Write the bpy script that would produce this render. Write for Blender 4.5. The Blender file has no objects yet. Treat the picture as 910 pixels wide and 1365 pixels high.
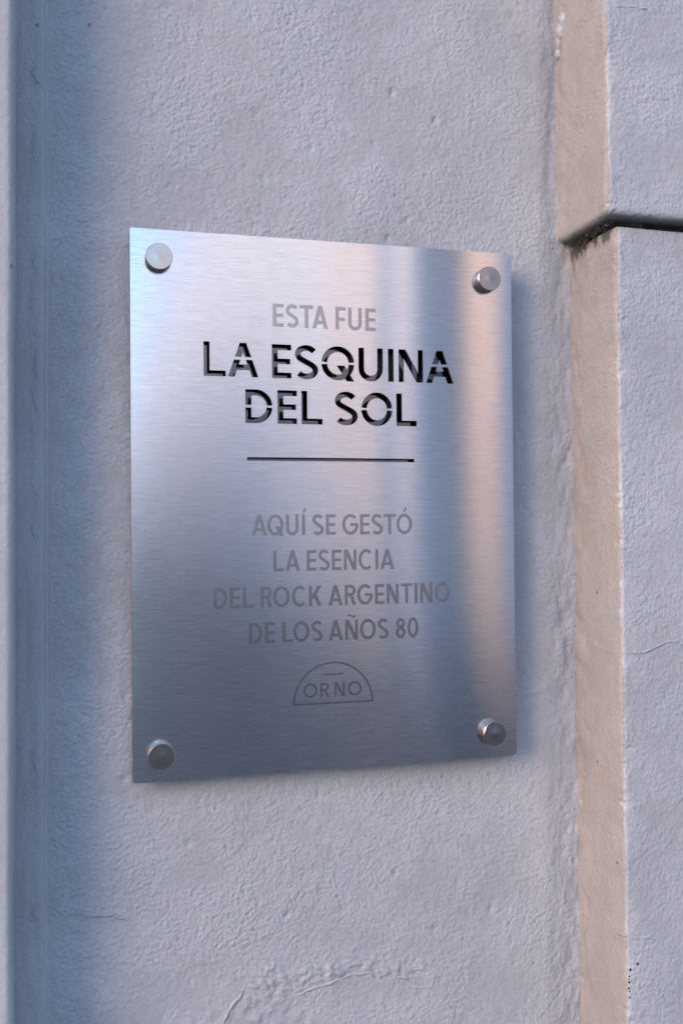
import bpy, math, random
import numpy as np
from mathutils import Vector, Matrix, geometry

random.seed(7)
S = bpy.context.scene
COL = S.collection
R = math.radians
Z0 = 1.60                      # height of the plaque's centre above the pavement
WY = 0.020                     # y of the recessed wall surface (plaque face is at y = 0)

# ------------------------------------------------------------------ camera
cd = bpy.data.cameras.new('camera')
cam = bpy.data.objects.new('camera', cd)
COL.objects.link(cam)
rx, ry, rz = 0.025528, 0.006741, -0.271589
Rz = Matrix.Rotation(rz, 3, 'Z'); Rx = Matrix.Rotation(rx, 3, 'X'); Ry = Matrix.Rotation(ry, 3, 'Y')
M = Rz @ Rx @ Ry
right, fwd, up = M.col[0], M.col[1], M.col[2]
m4 = Matrix.Identity(4)
for i in range(3):
    m4[i][0] = right[i]; m4[i][1] = up[i]; m4[i][2] = -fwd[i]
m4[0][3], m4[1][3], m4[2][3] = -0.17706, -0.65886, -0.02298 + Z0
cam.matrix_world = m4
cd.sensor_fit = 'VERTICAL'; cd.sensor_height = 36; cd.lens = 35
cd.clip_start = 0.01; cd.clip_end = 2000
cd.dof.use_dof = True; cd.dof.focus_distance = 0.682; cd.dof.aperture_fstop = 2.6
S.camera = cam

# ------------------------------------------------------------------ sky, sun, exposure
SUN_EL = R(21)
SUN_AZ = R(56)                 # degrees to the left of the wall's own normal
sdir = Vector((-math.sin(SUN_AZ) * math.cos(SUN_EL), -math.cos(SUN_AZ) * math.cos(SUN_EL), math.sin(SUN_EL)))
w = bpy.data.worlds.new('World'); S.world = w; w.use_nodes = True
nt = w.node_tree; nt.nodes.clear()
sky = nt.nodes.new('ShaderNodeTexSky'); sky.sky_type = 'NISHITA'; sky.sun_disc = False
sky.sun_elevation = SUN_EL
sky.sun_rotation = math.atan2(sdir.x, sdir.y)
sky.air_density = 1.0; sky.dust_density = 0.5; sky.ozone_density = 2.4
bg = nt.nodes.new('ShaderNodeBackground'); bg.inputs[1].default_value = 0.15
ow = nt.nodes.new('ShaderNodeOutputWorld')
nt.links.new(sky.outputs[0], bg.inputs[0]); nt.links.new(bg.outputs[0], ow.inputs[0])
sl = bpy.data.lights.new('sun', 'SUN'); sl.energy = 0.74; sl.angle = R(28); sl.color = (1.0, 0.57, 0.39)
so = bpy.data.objects.new('sun', sl); COL.objects.link(so)
so.rotation_euler = sdir.to_track_quat('Z', 'Y').to_euler()
S.view_settings.view_transform = 'Standard'; S.view_settings.look = 'None'
S.view_settings.gamma = 1; S.view_settings.use_curve_mapping = False
S.view_settings.exposure = 1.47
S.render.film_transparent = False
S.cycles.use_denoising = True
S.cycles.denoiser = 'OPENIMAGEDENOISE'
S.cycles.denoising_input_passes = 'RGB_ALBEDO_NORMAL'
S.cycles.denoising_prefilter = 'NONE'
S.cycles.use_adaptive_sampling = False
S.cycles.sample_clamp_indirect = 4.0
S.cycles.max_bounces = 8

# ------------------------------------------------------------------ helpers
def link(o, parent=None):
    COL.objects.link(o)
    if parent is not None: o.parent = parent
    return o
def empty(name, loc=(0, 0, 0)):
    o = bpy.data.objects.new(name, None); o.location = loc; o.empty_display_size = 0.05
    return link(o)
def tag(o, label=None, cat=None, group=None, kind=None):
    for k, v in (('label', label), ('category', cat), ('group', group), ('kind', kind)):
        if v: o[k] = v
    return o
def mesh_obj(name, verts, faces, mat, parent=None, smooth=False):
    me = bpy.data.meshes.new(name)
    me.from_pydata([tuple(v) for v in verts], [], faces)
    me.update()
    if smooth: me.polygons.foreach_set('use_smooth', [True] * len(me.polygons))
    me.materials.append(mat)
    return link(bpy.data.objects.new(name, me), parent)
def grid_obj(name, P, mat, parent=None, smooth=True, flip=False):
    """P: array (rows, cols, 3)"""
    n, m = P.shape[:2]
    idx = np.arange(n * m).reshape(n, m)
    a, b, c, d = idx[:-1, :-1].ravel(), idx[:-1, 1:].ravel(), idx[1:, 1:].ravel(), idx[1:, :-1].ravel()
    q = np.stack([a, d, c, b] if flip else [a, b, c, d], 1).astype(np.int32)
    me = bpy.data.meshes.new(name)
    me.vertices.add(n * m); me.vertices.foreach_set('co', P.reshape(-1).astype(np.float32))
    me.loops.add(q.size); me.loops.foreach_set('vertex_index', q.ravel())
    me.polygons.add(len(q)); me.polygons.foreach_set('loop_start', np.arange(0, q.size, 4, dtype=np.int32))
    me.update(calc_edges=True)
    if smooth: me.polygons.foreach_set('use_smooth', np.ones(len(q), bool))
    me.materials.append(mat)
    return link(bpy.data.objects.new(name, me), parent)

def vnoise(u, v, seed):
    """smooth value noise in [-1,1] on a unit lattice"""
    rng = np.random.RandomState(seed)
    T = rng.uniform(-1, 1, (256, 256))
    iu = np.floor(u).astype(int); iv = np.floor(v).astype(int)
    fu = u - iu; fv = v - iv
    fu = fu * fu * fu * (fu * (fu * 6 - 15) + 10); fv = fv * fv * fv * (fv * (fv * 6 - 15) + 10)
    g = lambda i, j: T[i & 255, j & 255]
    return (g(iu, iv) * (1 - fu) + g(iu + 1, iv) * fu) * (1 - fv) + (g(iu, iv + 1) * (1 - fu) + g(iu + 1, iv + 1) * fu) * fv
def fbm(u, v, seed, oct=3):
    s, a, t = 0, 1.0, 0
    for k in range(oct):
        c, sn = math.cos(0.6 * k + .3), math.sin(0.6 * k + .3)
        s = s + a * vnoise((u * c - v * sn) * 2 ** k + 37.3 * k + 900, (u * sn + v * c) * 2 ** k + 11.7 * k + 900, seed + k)
        t += a; a *= 0.5
    return s / t
def smooth01(x): x = np.clip(x, 0, 1); return x * x * (3 - 2 * x)

# ------------------------------------------------------------------ materials
class NB:
    def __init__(self, name):
        self.m = bpy.data.materials.new(name); self.m.use_nodes = True
        self.t = self.m.node_tree; self.t.nodes.clear()
        self.out = self.n('ShaderNodeOutputMaterial'); self.p = self.n('ShaderNodeBsdfPrincipled')
        self.l(self.p.outputs[0], self.out.inputs[0])
    def n(self, t, **k):
        x = self.t.nodes.new(t)
        for a, b in k.items(): setattr(x, a, b)
        return x
    def l(self, a, b): self.t.links.new(a, b)
    def val(self, s, v): self.p.inputs[s].default_value = v
    def math(self, op, a, b=None, c=None):
        x = self.n('ShaderNodeMath', operation=op)
        for i, q in enumerate((a, b, c)):
            if q is None: continue
            if isinstance(q, (int, float)): x.inputs[i].default_value = q
            else: self.l(q, x.inputs[i])
        return x.outputs[0]
    def noise(self, scale, detail=2, rough=.5, vec=None, dist=0):
        x = self.n('ShaderNodeTexNoise'); x.inputs['Scale'].default_value = scale
        x.inputs['Detail'].default_value = detail; x.inputs['Roughness'].default_value = rough
        x.inputs['Distortion'].default_value = dist
        if vec is not None: self.l(vec, x.inputs['Vector'])
        return x.outputs[0]
    def mapping(self, src, scale=(1, 1, 1), loc=(0, 0, 0)):
        x = self.n('ShaderNodeMapping'); x.inputs['Scale'].default_value = scale; x.inputs['Location'].default_value = loc
        self.l(src, x.inputs['Vector']); return x.outputs[0]
    def ramp(self, f, stops):
        x = self.n('ShaderNodeValToRGB'); e = x.color_ramp.elements
        while len(e) < len(stops): e.new(.5)
        for i, (p, c) in enumerate(stops):
            e[i].position = p; e[i].color = (*c, 1) if len(c) == 3 else c
        self.l(f, x.inputs[0]); return x.outputs[0]
    def mix(self, f, a, b, mode='MIX'):
        x = self.n('ShaderNodeMix', data_type='RGBA', blend_type=mode)
        if isinstance(f, (int, float)): x.inputs[0].default_value = f
        else: self.l(f, x.inputs[0])
        for i, q in ((6, a), (7, b)):
            if isinstance(q, tuple): x.inputs[i].default_value = (*q, 1)
            else: self.l(q, x.inputs[i])
        return x.outputs[2]
    def mapr(self, f, a, b, c=0., d=1.):
        x = self.n('ShaderNodeMapRange'); self.l(f, x.inputs[0])
        for i, q in enumerate((a, b, c, d)): x.inputs[i + 1].default_value = q
        return x.outputs[0]
    def bump(self, h, dist, strength=1.0, normal=None):
        x = self.n('ShaderNodeBump'); x.inputs['Strength'].default_value = strength; x.inputs['Distance'].default_value = dist
        self.l(h, x.inputs['Height'])
        if normal is not None: self.l(normal, x.inputs['Normal'])
        return x.outputs[0]
    def pos(self): return self.n('ShaderNodeTexCoord').outputs['Object']

def plaster(name, base, cream=None, cream_x=None, vertical=False, relief=1.0, grime_and_shade=False):
    b = NB(name); P = b.pos()
    big = b.noise(9, 3, .6, P); mid = b.noise(55, 3, .6, P)
    c1 = tuple(q * .93 for q in base); c2 = tuple(min(1, q * 1.06) for q in base)
    colr = b.mix(b.mapr(big, .35, .65), c1, c2)
    colr = b.mix(b.mapr(mid, .3, .75, 0, .35), colr, tuple(q * .90 for q in base))
    if cream:
        sp = b.n('ShaderNodeSeparateXYZ'); b.l(P, sp.inputs[0])
        wob = b.noise(60, 4, .7, b.mapping(P, (0.2, 0.2, 2.0)))
        lim = b.math('MULTIPLY_ADD', wob, .0045, cream_x - .0022)
        f = b.math('LESS_THAN', sp.outputs[0], lim)
        streak = b.noise(90, 3, .6, b.mapping(P, (1, 1, .08)))
        cc = b.mix(b.mapr(streak, .3, .7), tuple(q * .93 for q in cream), cream)
        cc = b.mix(b.mapr(mid, .42, .75, 0, .6), cc, tuple(q * .80 for q in cream))
        cc = b.mix(b.mapr(b.noise(26, 4, .65, P), .52, .72, 0, .35), cc, (.30, .28, .255))
        # thin ochre line where the cream paint was cut in against the grey
        d = b.math('SUBTRACT', lim, sp.outputs[0])
        edge = b.math('MULTIPLY', b.math('LESS_THAN', d, .0009), b.mapr(b.noise(40, 2, .5, P), .45, .55))
        cc = b.mix(b.math('MULTIPLY', edge, .25), cc, (.42, .31, .23))
        colr = b.mix(f, colr, cc)
    if grime_and_shade:
        # mould and dust along the ledge, with the joint's shade painted into the band
        sp2 = b.n('ShaderNodeSeparateXYZ'); b.l(P, sp2.inputs[0])
        gz = b.math('ABSOLUTE', b.math('SUBTRACT', sp2.outputs[2], LEDGE_Z - .0018))
        gn = b.noise(130, 4, .7, P)
        lim_ = b.math('MULTIPLY_ADD', gn, .0036, .0006)
        streak2 = b.noise(150, 3, .6, b.mapping(P, (1, 1, .10)))
        below = b.math('LESS_THAN', sp2.outputs[2], LEDGE_Z)
        lim_ = b.math('ADD', lim_, b.math('MULTIPLY', below, b.math('MULTIPLY', b.mapr(streak2, .42, .75, 0, .018), b.math('LESS_THAN', sp2.outputs[0], .1975))))
        stain = b.math('MULTIPLY', b.mapr(sp2.outputs[2], LEDGE_Z - .055, LEDGE_Z - .004), b.mapr(b.noise(75, 4, .7, P), .40, .68))
        stain = b.math('MULTIPLY', b.math('MULTIPLY', stain, below), b.math('LESS_THAN', sp2.outputs[0], .1990))
        colr = b.mix(b.math('MULTIPLY', stain, .62), colr, (.17, .14, .11))
        gm = b.mapr(b.math('SUBTRACT', lim_, gz), -.0015, .0015)
        colr = b.mix(b.math('MULTIPLY', gm, .9), colr, (.085, .092, .090))
    # sparse pin holes and specks
    v = b.n('ShaderNodeTexVoronoi'); v.inputs['Scale'].default_value = 38; b.l(P, v.inputs['Vector'])
    hole = b.math('MULTIPLY', b.math('LESS_THAN', v.outputs['Distance'], .055), b.math('GREATER_THAN', b.noise(14, 1, .5, P), .60))
    colr = b.mix(b.math('MULTIPLY', hole, .6), colr, (.10, .10, .10))
    b.val('Roughness', .62); b.val('Specular IOR Level', .35)
    # rendered sand grains: rounded, packed, patchy in strength
    vg = b.n('ShaderNodeTexVoronoi', feature='SMOOTH_F1'); vg.inputs['Scale'].default_value = 370; vg.inputs['Smoothness'].default_value = .30
    wv = b.n('ShaderNodeVectorMath', operation='MULTIPLY_ADD'); wn = b.n('ShaderNodeTexNoise'); wn.inputs['Scale'].default_value = 120; wn.inputs['Detail'].default_value = 1
    b.l(P, wn.inputs['Vector']); b.l(wn.outputs['Color'], wv.inputs[0]); wv.inputs[1].default_value = (.006, .006, .006); b.l(P, wv.inputs[2]); b.l(wv.outputs[0], vg.inputs['Vector'])
    grain = b.math('SUBTRACT', 1.0, vg.outputs['Distance'])
    pebb = b.math('MULTIPLY_ADD', grain, .62, b.math('MULTIPLY', b.noise(400, 1, .5, P), .7))
    pebb = b.math('MULTIPLY', pebb, b.mapr(b.noise(22, 3, .55, P), .36, .66, .45, 1.25))
    lump = b.noise(150, 1, .6, P)
    if vertical:
        pebb = b.math('MULTIPLY_ADD', b.noise(160, 3, .55, b.mapping(P, (1, 1, .10))), .8, b.math('MULTIPLY', pebb, .45))
    # pits between the grains darkened in the colour, painting in the relief's shade
    colr = b.mix(b.mapr(pebb, .60, .35, 0, .16 * min(1, relief + .2)), colr, (.20, .20, .21))
    b.l(colr, b.p.inputs['Base Color'])
    n0 = b.bump(lump, .0007 * relief, 1)
    n1 = b.bump(pebb, .00080 * relief, 1, n0)
    n2 = n1
    n3 = b.bump(b.math('MULTIPLY', hole, -1.0), .0012, 1, n2)
    b.l(n3, b.p.inputs['Normal'])
    return b.m

GREY = (.452, .478, .512)
CREAM = (.385, .362, .344)
LEDGE_Z = Z0 + .2000
m_wall = plaster('lavender_grey_plaster', GREY)
m_pil_left = plaster('smooth_grey_plaster', GREY, relief=.45)
m_low = plaster('pilaster_plaster_lower', GREY, CREAM, .1985, relief=.9, grime_and_shade=True)
m_up = plaster('pilaster_plaster_upper', GREY, CREAM, .1870, relief=.9, grime_and_shade=True)

def steel(name, base=(.78, .785, .80), rough=.118, aniso=.748):
    """metal whose horizontal brushing smears every reflection up and down"""
    b = NB(name)
    g_ = b.n('ShaderNodeBsdfAnisotropic', distribution='MULTI_GGX')
    b.l(g_.outputs[0], b.out.inputs[0]); b.t.nodes.remove(b.p)
    uv = b.n('ShaderNodeUVMap'); uv.uv_map = 'UVMap'
    tg = b.n('ShaderNodeTangent', direction_type='UV_MAP'); tg.uv_map = 'UVMap'
    b.l(tg.outputs[0], g_.inputs['Tangent'])
    g_.inputs['Anisotropy'].default_value = aniso; g_.inputs['Rotation'].default_value = ANISO_ROT
    # hair-line brushing: short scratches, very long in u and thin in v
    g1 = b.noise(1.0, 3, .65, b.mapping(uv.outputs[0], (26, 2000, 1)))
    g2 = b.noise(1.0, 2, .6, b.mapping(uv.outputs[0], (70, 1200, 1), (5, 3, 0)))
    big = b.noise(1.0, 2, .5, b.mapping(uv.outputs[0], (9, 60, 1), (2, 8, 0)))
    smear = b.noise(14.0, 3, .55, uv.outputs[0])
    g = b.math('MULTIPLY_ADD', g2, .5, b.math('MULTIPLY', g1, .5))
    colr = b.mix(b.mapr(g, .35, .65), tuple(q * .80 for q in base), tuple(min(1, q * 1.12) for q in base))
    colr = b.mix(b.mapr(big, .35, .7, 0, .3), colr, tuple(q * .93 for q in base))
    colr = b.mix(b.mapr(smear, .5, .75, 0, .25), colr, tuple(q * .90 for q in base))
    b.l(colr, g_.inputs['Color'])
    b.l(b.mapr(b.math('MULTIPLY_ADD', smear, .5, b.math('MULTIPLY', g, .5)), .35, .65, rough * .93, rough * 1.08), g_.inputs['Roughness'])
    b.l(b.bump(g, .000006, 1), g_.inputs['Normal'])
    return b.m
ANISO_ROT = 0.012
m_steel = steel('brushed_steel')

def simple(name, col_, rough=.5, metal=0., spec=.5, nscale=None, namp=.1, bump=None):
    b = NB(name); b.val('Roughness', rough); b.val('Metallic', metal); b.val('Specular IOR Level', spec)
    if nscale:
        n = b.noise(nscale, 3, .6, b.pos())
        b.l(b.mix(b.mapr(n, .3, .7), tuple(q * (1 - namp) for q in col_), tuple(min(1, q * (1 + namp)) for q in col_)), b.p.inputs['Base Color'])
        if bump: b.l(b.bump(n, bump), b.p.inputs['Normal'])
    else:
        b.p.inputs['Base Color'].default_value = (*col_, 1)
    return b.m
m_etch = simple('etched_steel', (.44, .42, .42), .24, 1.0, .5, 1400, .16, .00002)
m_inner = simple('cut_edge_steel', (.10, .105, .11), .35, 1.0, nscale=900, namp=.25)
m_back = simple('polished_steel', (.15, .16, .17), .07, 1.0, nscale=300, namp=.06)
m_dark = simple('plaque_back', (.05, .05, .052), .6, .2)

def knob_mat():
    b = NB('turned_steel'); b.val('Metallic', 1.0)
    P = b.pos(); sp = b.n('ShaderNodeSeparateXYZ'); b.l(P, sp.inputs[0])
    r = b.math('SQRT', b.math('ADD', b.math('MULTIPLY', sp.outputs[0], sp.outputs[0]), b.math('MULTIPLY', sp.outputs[2], sp.outputs[2])))
    rv = b.n('ShaderNodeCombineXYZ'); b.l(r, rv.inputs[0])
    rings = b.noise(2600, 2, .6, rv.outputs[0])
    b.l(b.mix(b.mapr(rings, .3, .7), (.44, .395, .36), (.62, .565, .52)), b.p.inputs['Base Color'])
    b.val('Roughness', .24)
    b.l(b.bump(rings, .000012), b.p.inputs['Normal'])
    return b.m
m_knob = knob_mat()
m_side = simple('stud_side_steel', (.34, .30, .28), .34, 1.0, nscale=600, namp=.15)

# ------------------------------------------------------------------ the plastered wall
wall = empty('plastered_wall', (0, WY, 0))
tag(wall, 'lavender grey plastered house wall with a recessed panel between two pilasters', 'wall')
wall.location = (0, 0, 0)

def axis(dense0, dense1, step, far0, far1):
    """coordinates, dense inside the picture, spreading outside"""
    mid = list(np.arange(dense0, dense1 + step / 2, step))
    def tail(a, b):
        out, s, x = [], step, a
        while abs(x - b) > 1e-6:
            s *= 1.25
            x = min(x + s, b) if b > a else max(x - s, b)
            if abs(x - b) < s * .4: x = b
            out.append(x)
        return out
    return np.array(sorted(tail(dense0, far0)) + mid + tail(dense1, far1))

ZS = axis(Z0 - .42, Z0 + .42, .0011, 0.0, 4.2)

def wall_disp(s, z, seed, vertical=False):
    d = .0012 * fbm(s / .075, z / .095, seed, 2)
    d = d + .00010 * fbm(s / .011, z / .012, seed + 5, 3)
    ss = s / .0048
    d = d + .00014 * fbm(ss, z / (.0048 if not vertical else .03), seed + 9, 2)
    return d

def sweep(name, prof, zs, mat, parent, seed, rows=None, vertical=False, extra=None):
    """prof: list of (x, y) walked so that the outside lies on its right hand side"""
    p = np.array(prof, float)
    t = np.gradient(p, axis=0); t /= np.linalg.norm(t, axis=1)[:, None]
    nrm = np.stack([t[:, 1], -t[:, 0]], 1)             # right-hand normal
    s = np.concatenate([[0], np.cumsum(np.linalg.norm(np.diff(p, axis=0), axis=1))])
    zz = np.array(zs, float)
    Sg, Zg = np.meshgrid(s, zz)
    D = wall_disp(Sg, Zg, seed, vertical)
    Xg = np.broadcast_to(p[:, 0], D.shape); Yg = np.broadcast_to(p[:, 1], D.shape)
    if extra is not None: D = D + extra(Xg, Zg, Yg)
    if rows is not None: D = D - np.array(rows)[:, None]
    P = np.stack([Xg + nrm[:, 0] * D, Yg + nrm[:, 1] * D, Zg], -1)
    return grid_obj(name, P, mat, parent)

def arc(cx, cy, r, a0, a1, n):
    return [(cx + r * math.cos(R(a0 + (a1 - a0) * i / n)), cy + r * math.sin(R(a0 + (a1 - a0) * i / n))) for i in range(n + 1)]

# panel: walked from left to right, outside (camera side, -y) is on the right hand
def panel_extra(X, Z, Y):
    z = Z - Z0
    e = np.zeros_like(X)
    # trowelled repair along an arc near the bottom edge
    u = (X - .003) / .080
    arcz = -.323 - .013 * u * u + .004 * fbm(X / .02, X * 0, 72, 2)
    d = (z - arcz) / np.where(u < -.5, .014, .009)
    msk = np.exp(-d * d) * np.clip(1 - np.abs(u) ** 4, 0, 1)
    e += msk * (.0030 * np.abs(fbm(X / .0065 + z / .009, z / .0045, 71, 3)) + .0003)
    lo = smooth01((arcz - z) / .01) * np.exp(-((X + .045) / .035) ** 2)
    e += lo * .0011 * fbm(X / .0055, z / .005, 77, 3)
    # slightly rougher left margin
    lm = np.exp(-((X + .165) / .018) ** 2)
    e += lm * .0007 * fbm(X / .007, z / .010, 33, 3)
    rm = smooth01((X - .165) / .02)
    e += rm * .0013 * fbm(X / .009, z / .020, 44, 3)
    # the panel falls away a little towards the right-hand return
    e -= .0048 * smooth01((X - .166) / .030)
    # dents
    for (dx, dz, r_, dep) in DENTS:
        e -= dep * np.exp(-(((X - dx) / r_) ** 2 + ((z - dz) / (r_ * 1.5)) ** 2))
    return e
rngd = random.Random(5)
DENTS = [(rngd.uniform(-.17, .18), rngd.uniform(-.40, .40), rngd.uniform(.0008, .0022), rngd.uniform(.0004, .0011)) for _ in range(46)]
DENTS += [(.052, .300, .0018, .0016), (.085, .283, .0014, .0014), (.079, -.305, .0030, .0009), (.050, -.262, .0012, .0012)]
xs = axis(-.1830, .2000, .0011, -.1862, .2120)
sweep('wall_panel', [(x, WY) for x in xs], ZS, m_wall, wall, 11, extra=panel_extra)

# stepped fillet along the left pilaster
pr = [(x, .0120) for x in np.arange(-.2100, -.1920, .0016)] + arc(-.1912, .0140, .0020, 270, 350, 5) + [(-.1890, .0156), (-.1884, .0163), (-.1874, .0164), (-.1866, .0172), (-.1861, .0190), (-.1853, .0203), (-.1838, .0206)]
def fil_extra(X, Z, Y):
    return .0012 * fbm(X / .006, (Z - Z0) / .030, 91, 4) * smooth01((X + .2045) / .006) * smooth01((-.1935 - X) / .004)
sweep('fillet', pr, ZS, m_pil_left, wall, 21, extra=fil_extra, vertical=True)

# left pilaster: front then its return (outside on the right hand when walked left to right)
PF = -.040
PL = -.027
lx = sorted(-.2128 - d for d in np.concatenate([np.arange(0, .03, .0016), np.geomspace(.032, 1.6, 22)]))
pr = [(x, PL) for x in lx] + arc(-.2108, PL + .004, .004, 270, 360, 7) + [(-.2068, y) for y in np.arange(PL + .006, .016, .0020)]
sweep('pilaster', pr, ZS, m_pil_left, wall, 31, vertical=True)

# right pilaster: return (walked towards the camera side) then front
LZ = Z0 + .2000                                       # underside of the upper block
def right_profile(x0, yf, rad):
    a = [(x0, y) for y in np.arange(.0245, yf + rad + .0005, -.0016)]
    a += arc(x0 + rad, yf + rad, rad, 180, 270, 8)
    a += [(x0 + rad + d, yf) for d in np.concatenate([np.arange(.0016, .085, .0016), np.geomspace(.088, 1.6, 22)])]
    return a
def edge_rough(x0, yf):
    def f(X, Z, Y):
        near = np.exp(-(((X - x0) / .006) ** 2 + ((Y - yf) / .008) ** 2))
        g = fbm((Z - Z0) / .011, X / .02, 57, 4)
        inner = smooth01((Y + .002) / .018) * .0016 * fbm((Z - Z0) / .016, Y / .01, 59, 3)
        return near * (.0020 * fbm((Z - Z0) / .030, X / .02, 56, 3) - .0050 * np.clip(g - .30, 0, 1) - .0003) + inner
    return f
pil = empty('banded_pilaster'); pil.parent = wall
zlow = np.concatenate([ZS[ZS < LZ - .0060], [LZ - .0055, LZ - .0051, LZ - .0047, LZ - .0044, LZ - .0042, LZ - .0041, LZ + .004, LZ + .012]])
ilow = np.concatenate([np.zeros(int((ZS < LZ - .0060).sum())), [.0002, .0006, .0013, .0024, .0060, .0240, .0242, .0242]])
def crack_line(X, Z, Y, x0):
    e = edge_rough(x0, PF)(X, Z, Y)
    return e
sweep('lower_block', right_profile(.1970, PF, .0035), zlow, m_low, pil, 41, rows=ilow, extra=edge_rough(.197, PF))
zup = ZS[ZS > LZ + .0065]
rr = .0046
zr, ins = [], []
for q in (-.030, -.020, -.012, -.007): zr.append(LZ + .0001 * q); ins.append(.010 - q * .1 if q < -.01 else .008)
zr = [LZ + .0010, LZ + .0006, LZ + .0003, LZ + .0001]; ins = [.0160, .0125, .0090, .0065]
for k in range(1, 7):
    a = R(90 * k / 6); zr.append(LZ + rr * (1 - math.cos(a))); ins.append(rr * (1 - math.sin(a)) )
zu = np.concatenate([zr, zup]); iu = np.concatenate([ins, np.zeros(len(zup))])
sweep('upper_block', right_profile(.1850, -.0495, .0045), zu, m_up, pil, 51, rows=iu, extra=edge_rough(.185, -.0495))

# the masonry behind the coats of plaster
def core_box(x0, x1, y0, y1, z0, z1):
    v = [(x, y, z) for z in (z0, z1) for y in (y0, y1) for x in (x0, x1)]
    f = [(0, 2, 3, 1), (4, 5, 7, 6), (0, 1, 5, 4), (2, 6, 7, 3), (0, 4, 6, 2), (1, 3, 7, 5)]
    return v, f
cv, cf = [], []
for bx in ((-1.75, 1.75, .034, .40, .01, 4.15), (.2204, 1.70, -.0162, .030, .01, 4.15), (-1.75, -.2160, -.012, .031, .01, 4.15)):
    v, f = core_box(*bx); cf += [[i + len(cv) for i in q] for q in f]; cv += v
mesh_obj('masonry', cv, cf, m_pil_left, wall)

# ------------------------------------------------------------------ lettering (millimetres, origin bottom left of each letter)
def rect(x0, y0, x1, y1): return [[(x0, y0), (x1, y0), (x1, y1), (x0, y1)]]
def ring(cx, cy, ax, ay, t, a0=0, a1=360, n=None):
    n = n or max(6, int(abs(a1 - a0) / 7.5)); out = []
    pts = []
    for i in range(n + 1):
        a = R(a0 + (a1 - a0) * i / n)
        pts.append(((cx + ax * math.cos(a), cy + ay * math.sin(a)), (cx + (ax - t) * math.cos(a), cy + (ay - t) * math.sin(a))))
    for i in range(n):
        out.append([pts[i][0], pts[i + 1][0], pts[i + 1][1], pts[i][1]])
    return out
def slant(x0, y0, x1, y1, tx):       # diagonal whose ends are cut level; tx = level width
    return [[(x0, y0), (x0 + tx, y0), (x1 + tx, y1), (x1, y1)]]
def path(pts, t):
    out, L, Rr = [], [], []
    for i, (x, y) in enumerate(pts):
        a = pts[max(0, i - 1)]; b = pts[min(len(pts) - 1, i + 1)]
        dx, dy = b[0] - a[0], b[1] - a[1]; d = math.hypot(dx, dy)
        L.append((x - dy / d * t / 2, y + dx / d * t / 2)); Rr.append((x + dy / d * t / 2, y - dx / d * t / 2))
    for i in range(len(pts) - 1): out.append([L[i], L[i + 1], Rr[i + 1], Rr[i]])
    return out
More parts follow.
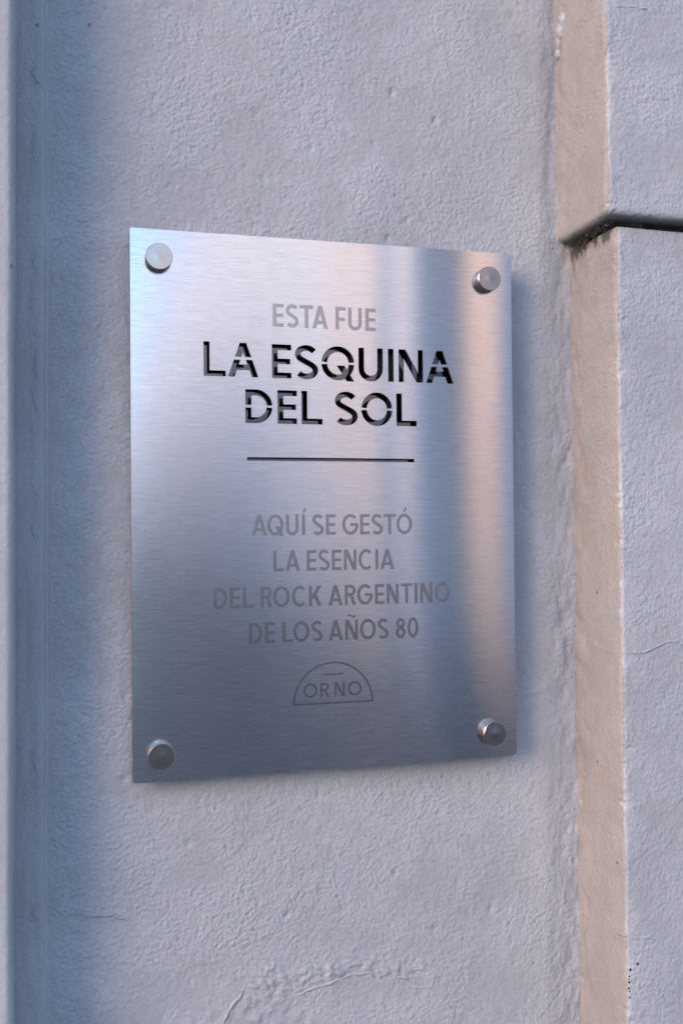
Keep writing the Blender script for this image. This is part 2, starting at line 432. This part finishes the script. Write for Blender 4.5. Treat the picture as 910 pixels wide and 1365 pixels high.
def glyph(c, w, h, t, stencil=False):
    g = t * .42                                      # bridge height of the cut-through letters
    if c == 'E': return rect(0, 0, t, h) + rect(0, 0, w, t * .96) + rect(0, h - t * .96, w, h) + rect(0, h * .5 - t * .46, w * .95, h * .5 + t * .46)
    if c == 'F': return rect(0, 0, t, h) + rect(0, h - t * .96, w, h) + rect(0, h * .46 - t * .46, w * .93, h * .46 + t * .46)
    if c == 'L': return rect(0, 0, t, h) + rect(0, 0, w, t * .96)
    if c == 'T': return rect((w - t) / 2, 0, (w + t) / 2, h) + rect(0, h - t * .96, w, h)
    if c in 'I\u00cd': return rect((w - t) / 2, 0, (w + t) / 2, h)
    if c == 'U':
        r = w / 2; return rect(0, r, t, h) + rect(w - t, r, w, h) + ring(r, r, r, r, t, 180, 360)
    if c in 'N\u00d1':
        return rect(0, 0, t * .93, h) + rect(w - t * .93, 0, w, h) + slant(w - t * 1.25, 0, 0, h, t * 1.25)
    if c in 'O\u00d30':
        if stencil:
            a = math.degrees(math.asin(g / 2 / (h / 2)))
            return ring(w / 2, h / 2, w / 2, h / 2, t, a, 180 - a, 24) + ring(w / 2, h / 2, w / 2, h / 2, t, 180 + a, 360 - a, 24)
        return ring(w / 2, h / 2, w / 2, h / 2, t, 0, 360)
    if c == 'Q':
        tail = slant(w - t * 1.38, -.02 * h, w * .46, h * .44, t * 1.38)
        if stencil:
            a = math.degrees(math.asin(g / 2 / (h / 2)))
            return ring(w / 2, h / 2, w / 2, h / 2, t, a, 180 - a, 24) + ring(w / 2, h / 2, w / 2, h / 2, t, 180 + a, 360 - a, 24) + tail
        return ring(w / 2, h / 2, w / 2, h / 2, t, 0, 360) + tail
    if c == 'C': return ring(h * .5 * .98, h / 2, h * .49, h / 2, t, 48, 312) if w > h * .9 else ring(w * .54, h / 2, w * .54, h / 2, t, 48, 312)
    if c == 'G':
        return ring(w * .52, h / 2, w * .52, h / 2, t, 44, 360) + rect(w * .50, h * .5 - t * .5, w, h * .5 + t * .42)
    if c == 'D':
        rx_ = w * .62
        if stencil:
            gz = h * .5; a = math.degrees(math.asin(g / 2 / (h / 2)))
            return (rect(0, 0, t, gz - g / 2) + rect(0, gz + g / 2, t, h) + rect(0, 0, w - rx_, t) + rect(0, h - t, w - rx_, h) +
                    ring(w - rx_, h / 2, rx_, h / 2, t, a, 90, 14) + ring(w - rx_, h / 2, rx_, h / 2, t, -90, -a, 14))
        return rect(0, 0, t, h) + rect(0, 0, w - rx_, t * .96) + rect(0, h - t * .96, w - rx_, h) + ring(w - rx_, h / 2, rx_, h / 2, t, -90, 90)
    if c == 'S':
        dl = 36; ax = w / 2 - t / 2; ay = (h - t) / (2 + 2 / math.cos(R(dl)))
        uc = (w * .5, h - t / 2 - ay); lc = (w * .5, t / 2 + ay); pts = []
        for a in np.linspace(28, 270 - dl, 20): pts.append((uc[0] + ax * .95 * math.cos(R(a)), uc[1] + ay * math.sin(R(a))))
        for a in np.linspace(90 - dl, -148, 20): pts.append((lc[0] + ax * math.cos(R(a)), lc[1] + ay * math.sin(R(a))))
        return path(pts, t)
    if c == 'A':
        tx = t * 1.10; ap = (w - tx) / 2
        bar0, bar1 = h * .20, h * .20 + t * .95
        def left(y0, y1): return [[(ap * y0 / h, y0), (ap * y0 / h + tx, y0), (ap * y1 / h + tx, y1), (ap * y1 / h, y1)]]
        def rightl(y0, y1): return [[(w - x, y) for x, y in left(y0, y1)[0]][::-1]]
        xb = ap * bar0 / h + tx * .5
        bar = [[(xb, bar0), (w - xb, bar0), (w - xb, bar1), (xb, bar1)]]
        if stencil:
            b0, b1 = h * .505, h * .505 + g * 1.1
            return left(0, b0) + rightl(0, b0) + left(b1, h) + rightl(b1, h) + bar
        return left(0, h) + rightl(0, h) + bar
    if c == 'R':
        bh = h * .56; ax = w * .50
        return (rect(0, 0, t, h) + rect(0, h - t * .94, w - ax, h) + rect(0, h - bh, w - ax, h - bh + t * .94) +
                ring(w * .96 - ax, h - bh / 2, ax, bh / 2, t * .96, -90, 90) + slant(w - t * 1.2, 0, w * .38, h - bh + t * .4, t * 1.15) + rect(w - ax - .2, h - t * .94, w * .96 - ax + .02, h))
    if c == 'K':
        return rect(0, 0, t, h) + slant(w * .10, h * .36, w - t * 1.45, h, t * 1.35) + slant(w - t * 1.35, 0, w * .30, h * .60, t * 1.2)
    if c == '8':
        return ring(w / 2, h * .275, w / 2, h * .275 + t * .06, t) + ring(w / 2, h * .74, w * .45, h * .26, t)
    raise ValueError(c)

# (letter, left, right) in mm from the plaque's left edge; rows: (top, bottom, stroke, cut through?)
ROWS = [
 (-45.0, -60.6, 2.5, False, [('E', 94.4, 102.0), ('S', 103.2, 112.4), ('T', 113.1, 122.6), ('A', 121.9, 132.9), ('F', 138.3, 145.6), ('U', 147.3, 157.1), ('E', 159.7, 167.2)]),
 (-72.5, -95.5, 4.05, True, [('L', 47.5, 62.3), ('A', 63.7, 84.3), ('E', 93.6, 107.0), ('S', 109.2, 125.8), ('Q', 128.1, 151.5), ('U', 154.5, 172.2), ('I', 176.0, 180.1), ('N', 183.7, 201.8), ('A', 204.0, 224.6)]),
 (-103.6, -126.4, 4.05, True, [('D', 75.3, 93.8), ('E', 97.2, 110.7), ('L', 113.8, 128.6), ('S', 137.0, 153.7), ('O', 156.2, 178.9), ('L', 181.8, 196.7)]),
 (-187.9, -201.9, 2.15, False, [('A', 79.0, 89.3), ('Q', 89.6, 100.7), ('U', 102.4, 111.1), ('\u00cd', 113.6, 115.6), ('S', 120.6, 128.8), ('E', 130.3, 137.1), ('G', 141.8, 153.0), ('E', 154.6, 161.6), ('S', 162.7, 171.2), ('T', 171.6, 180.5), ('\u00d3', 180.9, 192.5)]),
 (-212.2, -226.2, 2.15, False, [('L', 93.5, 100.8), ('A', 101.7, 111.9), ('E', 116.6, 123.5), ('S', 124.6, 132.8), ('E', 134.2, 141.1), ('N', 142.8, 151.7), ('C', 153.2, 163.6), ('I', 165.4, 167.5), ('A', 168.9, 179.1)]),
 (-236.4, -250.3, 2.15, False, [('D', 53.1, 62.2), ('E', 63.9, 70.9), ('L', 72.6, 79.7), ('R', 84.6, 92.8), ('O', 93.2, 104.6), ('C', 106.1, 116.3), ('K', 117.9, 127.1), ('A', 131.6, 141.7), ('R', 143.2, 151.4), ('G', 152.0, 163.0), ('E', 164.8, 171.6), ('N', 173.4, 182.1), ('T', 183.7, 192.2), ('I', 193.8, 196.0), ('N', 198.0, 206.9), ('O', 208.7, 220.3)]),
 (-260.4, -274.3, 2.15, False, [('D', 76.5, 85.6), ('E', 87.4, 94.2), ('L', 99.3, 106.4), ('O', 106.8, 118.1), ('S', 119.4, 127.4), ('A', 131.6, 141.7), ('\u00d1', 143.3, 152.4), ('O', 153.9, 165.3), ('S', 166.5, 174.6), ('8', 179.7, 187.0), ('0', 188.3, 196.4)]),
 (-302.8, -312.5, 1.38, False, [('O', 113.7, 123.3), ('R', 125.4, 131.8), ('N', 135.5, 142.6), ('O', 144.9, 154.7)]),
]
WP, HP = 270.0, 361.6
def shift(polys, dx, dy): return [[(x + dx, y + dy) for x, y in p] for p in polys]
cut_polys, etched = [], []            # etched: (name, polys)
for top, bot, t, through, items in ROWS:
    h = top - bot
    for ch, x0, x1 in items:
        over = h * .012 if ch in 'OQSCGU0\u00d3' else 0
        polys = shift(glyph(ch, x1 - x0, h + (over if ch == 'U' else 2 * over), t, through), x0, bot - over)
        if ch == '\u00cd': polys += shift([[(0.0, 0), (1.35, 0), (2.9, 3.0), (1.0, 3.0)]], 113.9, -186.8)
        if ch == '\u00d3': polys += shift([[(0.0, 0), (1.35, 0), (3.3, 3.0), (1.4, 3.0)]], 185.6, -186.6)
        if ch == '\u00d1':
            tp = [(145.1 + 5.6 * q / 12, -257.9 + .55 * math.sin(q / 12 * 2 * math.pi + .2)) for q in range(13)]
            polys += path(tp, 1.35)
        (cut_polys.extend(polys) if through else etched.append(('engraved_letter', polys)))
cut_polys += rect(76.2, -151.65, 194.7, -149.25)
dome = ring(134.6, -316.9, 28.3, 28.3, 1.3, 0, 180, 40) + rect(106.3, -317.4, 162.9, -316.1)
etched.append(('engraved_arch', dome))
etched.append(('engraved_dash', rect(127.3, -297.8, 141.8, -296.5)))

def plate_outline():
    o = []
    for cx, cy, r, a0 in ((WP - 3.2, -3.2, 3.2, 90), (WP - 3.2, -HP + 3.2, 3.2, 0), (2.0, -HP + 2.0, 2.0, -90), (1.4, -1.4, 1.4, -180)):
        for i in range(7):
            a = R(a0 - 90 * i / 6); o.append((cx + r * math.cos(a), cy + r * math.sin(a)))
    return o[::-1]
def area(p): return sum(p[i][0] * p[(i + 1) % len(p)][1] - p[(i + 1) % len(p)][0] * p[i][1] for i in range(len(p))) / 2
def cdt(faces):
    vs, fs = [], []
    for f in faces:
        if area(f) < 0: f = f[::-1]
        fs.append(list(range(len(vs), len(vs) + len(f)))); vs += [Vector(p) for p in f]
    ov, oe, of, _, _, orf = geometry.delaunay_2d_cdt(vs, [], fs, 1, 1e-4)
    return ov, of, orf
def solid(name, ov, tris, y0, y1, mat, parent, mat_side=None):
    """tris in mm plate coordinates -> closed slab between y0 (front) and y1 (back), centre of the plaque at the origin"""
    used = sorted({i for t in tris for i in t}); mp = {v: k for k, v in enumerate(used)}
    n = len(used)
    cx = [(ov[i][0] - WP / 2) * .001 for i in used]; cz = [(ov[i][1] + HP / 2) * .001 for i in used]
    verts = [(x, y0, z) for x, z in zip(cx, cz)] + [(x, y1, z) for x, z in zip(cx, cz)]
    faces, mi, cnt = [], [], {}
    for t in tris:
        q = [mp[i] for i in t]
        faces.append(q); mi.append(0)
        faces.append([i + n for i in q[::-1]]); mi.append(0)
        for k in range(len(q)):
            cnt[(q[k], q[(k + 1) % len(q)])] = 1
    for a, b in list(cnt):
        if (b, a) not in cnt:
            faces.append([b, a, a + n, b + n]); mi.append(1)
    o = mesh_obj(name, verts, faces, mat, parent)
    me = o.data
    if mat_side: me.materials.append(mat_side); me.polygons.foreach_set('material_index', mi)
    uv = me.uv_layers.new(name='UVMap')
    co = np.empty(len(me.vertices) * 3, np.float32); me.vertices.foreach_get('co', co); co = co.reshape(-1, 3)
    li = np.empty(len(me.loops), np.int32); me.loops.foreach_get('vertex_index', li)
    uv.data.foreach_set('uv', np.stack([co[li, 0] + .5, co[li, 2] + .5], 1).astype(np.float32).ravel())
    return o

plaque = empty('wall_plaque', (0, 0, Z0))
plaque.rotation_euler = (.00836, -.0044, -.00328)
tag(plaque, 'brushed steel plaque with cut-through Spanish lettering held on the wall by four round studs', 'plaque')
outline = plate_outline()
all_et = [p for _, ps in etched for p in ps]
ov, of, orf = cdt([outline] + cut_polys + all_et)
front = [f for f, o_ in zip(of, orf) if list(o_) == [0]]
solid('face_plate', ov, front, 0.0, .0015, m_steel, plaque, m_inner)
for nm, ps in etched:
    a, b, c = cdt(ps)
    solid(nm, a, [f for f, q in zip(b, c) if len(q)], .00022, .0013, m_etch, plaque)
# the folded rim behind the face and the polished sheet that shows through the cut letters
inner = [(WP / 2 + (x - WP / 2) * .988, -HP / 2 + (y + HP / 2) * .991) for x, y in outline]
a, b, c = cdt([outline, inner])
solid('rim', a, [f for f, q in zip(b, c) if list(q) == [0]], .0016, .0090, m_steel, plaque)
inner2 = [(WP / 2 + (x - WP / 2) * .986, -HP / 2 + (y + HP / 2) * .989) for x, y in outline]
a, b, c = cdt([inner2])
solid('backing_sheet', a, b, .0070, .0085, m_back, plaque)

def lathe(prof, n=56):
    """prof: list of (radius, y) -> verts, faces round the y axis"""
    vs, fs = [], []
    for r_, y in prof:
        for i in range(n):
            a = 2 * math.pi * i / n; vs.append((r_ * math.cos(a), y, r_ * math.sin(a)))
    for j in range(len(prof) - 1):
        for i in range(n):
            fs.append([j * n + i, j * n + (i + 1) % n, (j + 1) * n + (i + 1) % n, (j + 1) * n + i])
    return vs, fs
cap_prof = [(.0001, -.0065), (.0007, -.00652), (.0009, -.0065), (.0083, -.0065), (.0086, -.0062)]
col_prof = [(.0086, -.0062), (.0087, -.0058), (.0087, -.00005), (.002, -.00005)]
spc_prof = [(.002, .0090), (.0080, .0090), (.0080, .0220), (.002, .0220)]
def lathe_mesh(name, prof, mat, sharp=35):
    v, f = lathe(prof); me = bpy.data.meshes.new(name); me.from_pydata(v, [], f); me.update()
    me.polygons.foreach_set('use_smooth', [True] * len(me.polygons)); me.set_sharp_from_angle(angle=R(sharp)); me.materials.append(mat)
    return me
k1, k2, k3 = lathe_mesh('cap', cap_prof, m_knob, 25), lathe_mesh('collar', col_prof, m_side), lathe_mesh('spacer', spc_prof, m_knob)
for kx, kz, lab in ((18.3, -19.4, 'top left stud'), (250.6, -20.4, 'top right stud'), (250.8, -344.0, 'bottom right stud'), (17.9, -344.2, 'bottom left stud')):
    c_ = link(bpy.data.objects.new('mounting_stud', k1), plaque)
    c_.location = ((kx - WP / 2) * .001, 0, (kz + HP / 2) * .001)
    c_.rotation_euler = (0, random.uniform(0, 6), 0)
    link(bpy.data.objects.new('collar', k2), c_)
    link(bpy.data.objects.new('spacer', k3), c_)

# ------------------------------------------------------------------ unseen street, houses added for the bands in the steel and their shade
m_asph = simple('asphalt', (.06, .062, .066), .85, nscale=40, namp=.25, bump=.003)
m_pave = simple('paving', (.10, .10, .105), .8, nscale=12, namp=.15, bump=.002)
def box(name, x0, x1, y0, y1, z0, z1, mat, parent=None):
    v = [(x, y, z) for z in (z0, z1) for y in (y0, y1) for x in (x0, x1)]
    f = [(0, 2, 3, 1), (4, 5, 7, 6), (0, 1, 5, 4), (2, 6, 7, 3), (0, 4, 6, 2), (1, 3, 7, 5)]
    return mesh_obj(name, v, f, mat, parent)
tag(box('ground', -300, 300, -300, 300, -.40, -.154, m_asph), kind='structure')
tag(box('pavement', -30, 30, -2.4, .3, -.150, 0.0, m_pave), kind='structure')


m_trim = simple('stone_trim', (.62, .60, .58), .8)
m_glass = simple('window_glass', (.08, .09, .10), .15, 0, .6)
m_white = simple('white_render', (.80, .78, .79), .85, nscale=.6, namp=.04)
m_blush = simple('blush_render', (.84, .74, .70), .85, nscale=.6, namp=.04)
m_peach = simple('peach_render', (.88, .66, .54), .85, nscale=.6, namp=.04)
m_bluish = simple('pale_grey_render', (.52, .59, .70), .85, nscale=.6, namp=.04)  # peach and blue tints chosen to deepen the bands mirrored in the steel
win_meshes = []
def window(parent, p, side):
    if not win_meshes:
        o = box('window', -.45, .45, 0, .04, -.75, .75, m_glass, parent)
        k = box('sill', -.55, .55, .042, .14, -.85, -.75, m_trim, o)
        win_meshes.extend((o.data, k.data))
    else:
        o = link(bpy.data.objects.new('window', win_meshes[0]), parent)
        link(bpy.data.objects.new('sill', win_meshes[1]), o)
    o.location = p; o.rotation_euler = (0, 0, R(90) if side else 0)
def unseen_house(x0, x1, y0, y1, h, floors, mat, label, front_bays, side_bays):
    """unseen house, added for the mirrored bands and their shade: front faces +y (the plaque's wall), side faces -x (the evening sun)"""
    e = empty('unseen_house', (x0, y1, -.15)); tag(e, label, 'house')
    W_, D_ = x1 - x0, y1 - y0
    box('wall', 0, W_, -D_, 0, 0, h, mat, e)
    box('cornice', -.10, W_ - .002, -D_ + .002, .10, h + .003, h + .22, m_trim, e)
    for f in range(floors):
        cz = (f + .55) * h / floors
        for b_ in range(front_bays): window(e, ((b_ + .5) * W_ / front_bays, .003, cz), False)
        for b_ in range(side_bays): window(e, (-.003, -(b_ + .5) * D_ / side_bays, cz), True)
unseen_house(4.97, 16.0, -10.60, -10.52, 15.0, 4, m_bluish, 'unseen thin blue-grey house front, added to mirror a cool band in the plaque', 5, 0)
unseen_house(4.91, 16.0, -11.98, -10.61, 15.0, 4, m_peach, 'unseen peach house, placed to mirror a warm streak in the plaque', 0, 0)
unseen_house(4.34, 16.0, -12.25, -12.0, 15.2, 4, m_bluish, 'unseen thin blue-grey house front, stepped back to mirror the blue band', 0, 0)
unseen_house(4.34, 16.0, -12.85, -12.27, 15.0, 4, m_blush, 'unseen blush pink house behind the stepped-back corner, added to mirror a pinkish band', 0, 0)
unseen_house(4.41, 16.0, -13.75, -12.87, 14.6, 4, m_bluish, 'unseen narrow blue-grey house, added to split the pinkish band with a cool streak', 0, 0)
unseen_house(4.34, 16.0, -16.7, -13.77, 15.0, 4, m_blush, 'unseen wider blush pink house, added to mirror the start of the pinkish band', 0, 0)
unseen_house(4.35, 16.0, -140.0, -16.72, 15.0, 4, m_white, 'long white house farthest down the side street', 0, 0)  # houses above: unseen, placed to mirror upright bands in the plaque
unseen_house(-15.0, -6.0, -120.0, -30.0, 9.5, 4, m_trim, 'unseen tall house row, added to shade the lower part of the far house fronts', 4, 0)
unseen_house(-15.0, -6.0, -29.95, -14.0, 5.6, 2, m_trim, 'unseen low house row, added to shade the street and the lower house fronts', 4, 0)  # both left rows: unseen, added to cast shade on the mirrored street

# ------------------------------------------------------------------ ridges, cracks, specks and dirt on the plaster
m_ridge = plaster('ridge_plaster', tuple(q * .98 for q in GREY), relief=.5)
m_ridge_cream = plaster('ridge_cream_plaster', CREAM, relief=.4)
m_speck = simple('dark_red_paint', (.050, .012, .014), .45)
m_dirt = simple('dusty_dirt', (.06, .052, .045), .95, nscale=400, namp=.5)
def ridge(name, pts, r0, mat, parent, seg=4, sides=6, seed=1):
    """thin uneven bead of paint following pts, tapering to nothing at both ends"""
    rg = random.Random(seed); P_ = []
    for i in range(len(pts) - 1):
        for k in range(seg):
            P_.append(Vector(pts[i]).lerp(Vector(pts[i + 1]), k / seg))
    P_.append(Vector(pts[-1])); n = len(P_)
    vs, fs = [], []
    for i, p in enumerate(P_):
        t = (P_[min(n - 1, i + 1)] - P_[max(0, i - 1)]).normalized()
        u = t.cross(Vector((.31, .77, .55))).normalized(); v_ = t.cross(u)
        e = min(1, min(i, n - 1 - i) / (n * .25) + .08); rr_ = r0 * e * rg.uniform(.6, 1.25)
        p = p + Vector([rg.uniform(-1, 1) * r0 * .5 for _ in range(3)])
        for k in range(sides):
            a = 2 * math.pi * k / sides; vs.append(p + (u * math.cos(a) + v_ * math.sin(a)) * rr_)
    for i in range(n - 1):
        for k in range(sides):
            fs.append([i * sides + k, i * sides + (k + 1) % sides, (i + 1) * sides + (k + 1) % sides, (i + 1) * sides + k])
    return mesh_obj(name, vs, fs, mat, parent, True)
def on_front(pts, y): return [(x, y, z + Z0) for x, z in pts]
ridge('crack_ridge', on_front([(.1990, -.1052), (.2101, -.1056), (.2191, -.1039), (.227, -.1005), (.2343, -.0981), (.2404, -.0983), (.2464, -.1001), (.262, -.099)], PF - .0001), .0008, m_ridge, pil, 5, seed=2)
ridge('crack_ridge', on_front([(.1987, -.3015), (.2069, -.303), (.214, -.3027), (.2247, -.3086)], PF - .0001), .0008, m_ridge, pil, 5, seed=3)
ridge('crack_ridge', [(.1970, y, z + Z0) for y, z in [(.0039, -.0984), (-.0088, -.1037), (-.0182, -.1049), (-.0303, -.1062)]], .0010, m_ridge_cream, pil, 5, seed=4)
ridge('crack_ridge', [(.1970, y, z + Z0) for y, z in [(-.006, -.2945), (-.0174, -.2951), (-.0254, -.299), (-.0352, -.3006), (-.0405, -.3008)]], .0012, m_ridge_cream, pil, 5, seed=5)
ridge('crack_ridge', on_front([(.1908, .3455), (.2056, .3486), (.2235, .3479), (.2357, .3517), (.248, .3572), (.262, .3565)], -.0491), .0010, m_ridge, pil, 5, seed=6)
ridge('crack_ridge', on_front([(-.172, -.2672), (-.1559, -.2697), (-.1463, -.2702), (-.1415, -.2732), (-.1342, -.275)], WY - .0004), .0010, m_ridge, wall, 5, seed=7)
ridge('scratch', on_front([(.1665, .2691), (.1662, .2461)], WY - .0002), .0004, m_ridge, wall, 8, seed=8)
ridge('scratch', on_front([(.046, -.3281), (.060, -.331), (.0767, -.3325)], WY - .0002), .0010, m_ridge, wall, 6, seed=9)
ridge('scratch', on_front([(.048, -.3345), (.0580, -.3365), (.0700, -.3362)], WY - .0002), .0011, m_ridge, wall, 6, seed=10)
ridge('scratch', on_front([(.056, -.3440), (.068, -.3446), (.0823, -.347)], WY - .0001), .0007, m_ridge, wall, 6, seed=11)
for pts in ([(-.0741, -.352), (-.068, -.340), (-.0566, -.3285)], [(-.0566, -.332), (-.040, -.3250), (-.0199, -.3233)], [(-.030, -.3400), (-.008, -.3350), (.018, -.3290), (.0456, -.3301)], [(-.010, -.3250), (.012, -.3215), (.030, -.3235)]):
    ridge('scratch', on_front(pts, WY - .0001), .0012, m_ridge, wall, 6, seed=int(pts[0][0] * -9999) % 97)
def lump(name, loc, r_, mat, parent, seed, squash=(1, 1, 1), sub=2):
    import bmesh
    bm = bmesh.new(); bmesh.ops.create_icosphere(bm, subdivisions=sub, radius=1)
    rg = random.Random(seed)
    for v_ in bm.verts:
        k = r_ * rg.uniform(.72, 1.2); v_.co = Vector((v_.co.x * k * squash[0], v_.co.y * k * squash[1], v_.co.z * k * squash[2]))
    me = bpy.data.meshes.new(name); bm.to_mesh(me); bm.free()
    me.polygons.foreach_set('use_smooth', [True] * len(me.polygons)); me.materials.append(mat)
    o = link(bpy.data.objects.new(name, me), parent); o.location = loc
    return o
for k, (x, z, r_) in enumerate([(.2061, -.3204, .0015), (.2003, -.3237, .0009), (.1994, -.328, .0006), (.1993, -.3321, .0008), (.1990, -.3362, .0007), (.1997, -.3425, .0006), (.1992, -.3300, .0004), (.1996, -.3385, .0005)]):
    lump('paint_speck', (x, PF - .0001, z + Z0), r_, m_speck, pil, 60 + k, (1, .35, 1.15), 2)
for k, (y, z, r_) in enumerate([(-.0077, -.0645, .0007), (-.0056, -.1874, .0006), (-.0305, -.2528, .0006), (.004, .1557, .0017), (-.0138, .1708, .0008), (.0003, .1717, .0013), (-.030, .172, .0007)]):
    lump('dirt_speck', (.1968, y, z + Z0), r_, m_dirt, pil, 80 + k, (.4, 1, 1.6), 2)
# crumbs and dusty threads caught in the corner under the ledge
dv, df = [], []
rg = random.Random(12)
def add_blob(c, r_):
    import bmesh
    bm = bmesh.new(); bmesh.ops.create_icosphere(bm, subdivisions=1, radius=1)
    b0 = len(dv)
    for v_ in bm.verts:
        k = r_ * rg.uniform(.6, 1.3); dv.append((c[0] + v_.co.x * k, c[1] + v_.co.y * k, c[2] + v_.co.z * k))
    for f in bm.faces: df.append([b0 + v_.index for v_ in f.verts])
    bm.free()
def add_thread(a, b_, r_):
    a, b_ = Vector(a), Vector(b_); n = 7; b0 = len(dv); t = (b_ - a).normalized()
    u = t.cross(Vector((.3, .5, .8))).normalized(); w_ = t.cross(u); sag = rg.uniform(.05, .25) * (b_ - a).length
    off = Vector((rg.uniform(-1, 1), rg.uniform(-1, 1), -1)) * sag
    for i in range(n):
        q = i / (n - 1); p = a.lerp(b_, q) + off * (4 * q * (1 - q)) * .5
        for k in range(3):
            an = 2.094 * k; dv.append(tuple(p + (u * math.cos(an) + w_ * math.sin(an)) * r_))
    for i in range(n - 1):
        for k in range(3): df.append([b0 + i * 3 + k, b0 + i * 3 + (k + 1) % 3, b0 + i * 3 + 3 + (k + 1) % 3, b0 + i * 3 + 3 + k])
for _ in range(330):
    y = rg.uniform(-.038, .016); q = (y + .038) / .054
    add_blob((.1960 - abs(rg.gauss(0, .0022)), y, LZ - .0008 - abs(rg.gauss(0, .0012 + .0050 * q * q))), rg.uniform(.0003, .0009))
for _ in range(16):
    y = rg.uniform(-.035, .018)
    add_thread((.1965 - rg.uniform(0, .009), y, LZ - rg.uniform(-.0005, .003)), (.1962 - rg.uniform(0, .002), y + rg.uniform(-.010, .010), LZ - rg.uniform(.005, .016)), .00006)
for _ in range(9):
    add_thread((.1855 + rg.uniform(0, .010), rg.uniform(.004, .019), LZ + rg.uniform(-.001, .001)), (.1966, rg.uniform(.0, .019), LZ - rg.uniform(.01, .045)), .00007)
cob = mesh_obj('cobweb', dv, df, m_dirt)
tag(cob, 'dark dusty cobweb with crumbs of dirt in the corner under the plaster ledge', 'cobweb', kind='stuff')
# chipped lumps of plaster at the top of the cream return
for k, (x, y, z, r_) in enumerate([(.1855, .017, .352, .0042), (.1850, .014, .3600, .0050), (.1852, .019, .344, .0034), (.1853, .010, .366, .0052), (.1900, .018, .373, .007)]):
    lump('plaster_lump', (x, y, z + Z0), r_, m_ridge, wall, 30 + k, (.55, .9, 1.3), 3)
for k, (z, r_) in enumerate([(.3405, .0012), (.232, .0010), (.206, .0026), (.120, .0012)]):
    lump('plaster_lump', (.1985 if z < .2 else .1880, PF if z < .2 else -.0478, z + Z0), r_, m_ridge, pil, 130 + k, (1, .6, 1), 2)
# chips and drips on the fillet beside the left pilaster
for k in range(14):
    z = rg.uniform(-.36, .33); ln = rg.uniform(.006, .026)
    ridge('drip', [(-.1935 - rg.uniform(0, .005), .0118, Z0 + z), (-.1945 - rg.uniform(0, .003), .0119, Z0 + z - ln * .5), (-.1925, .0120, Z0 + z - ln)], .0005, m_ridge, wall, 5, seed=200 + k)
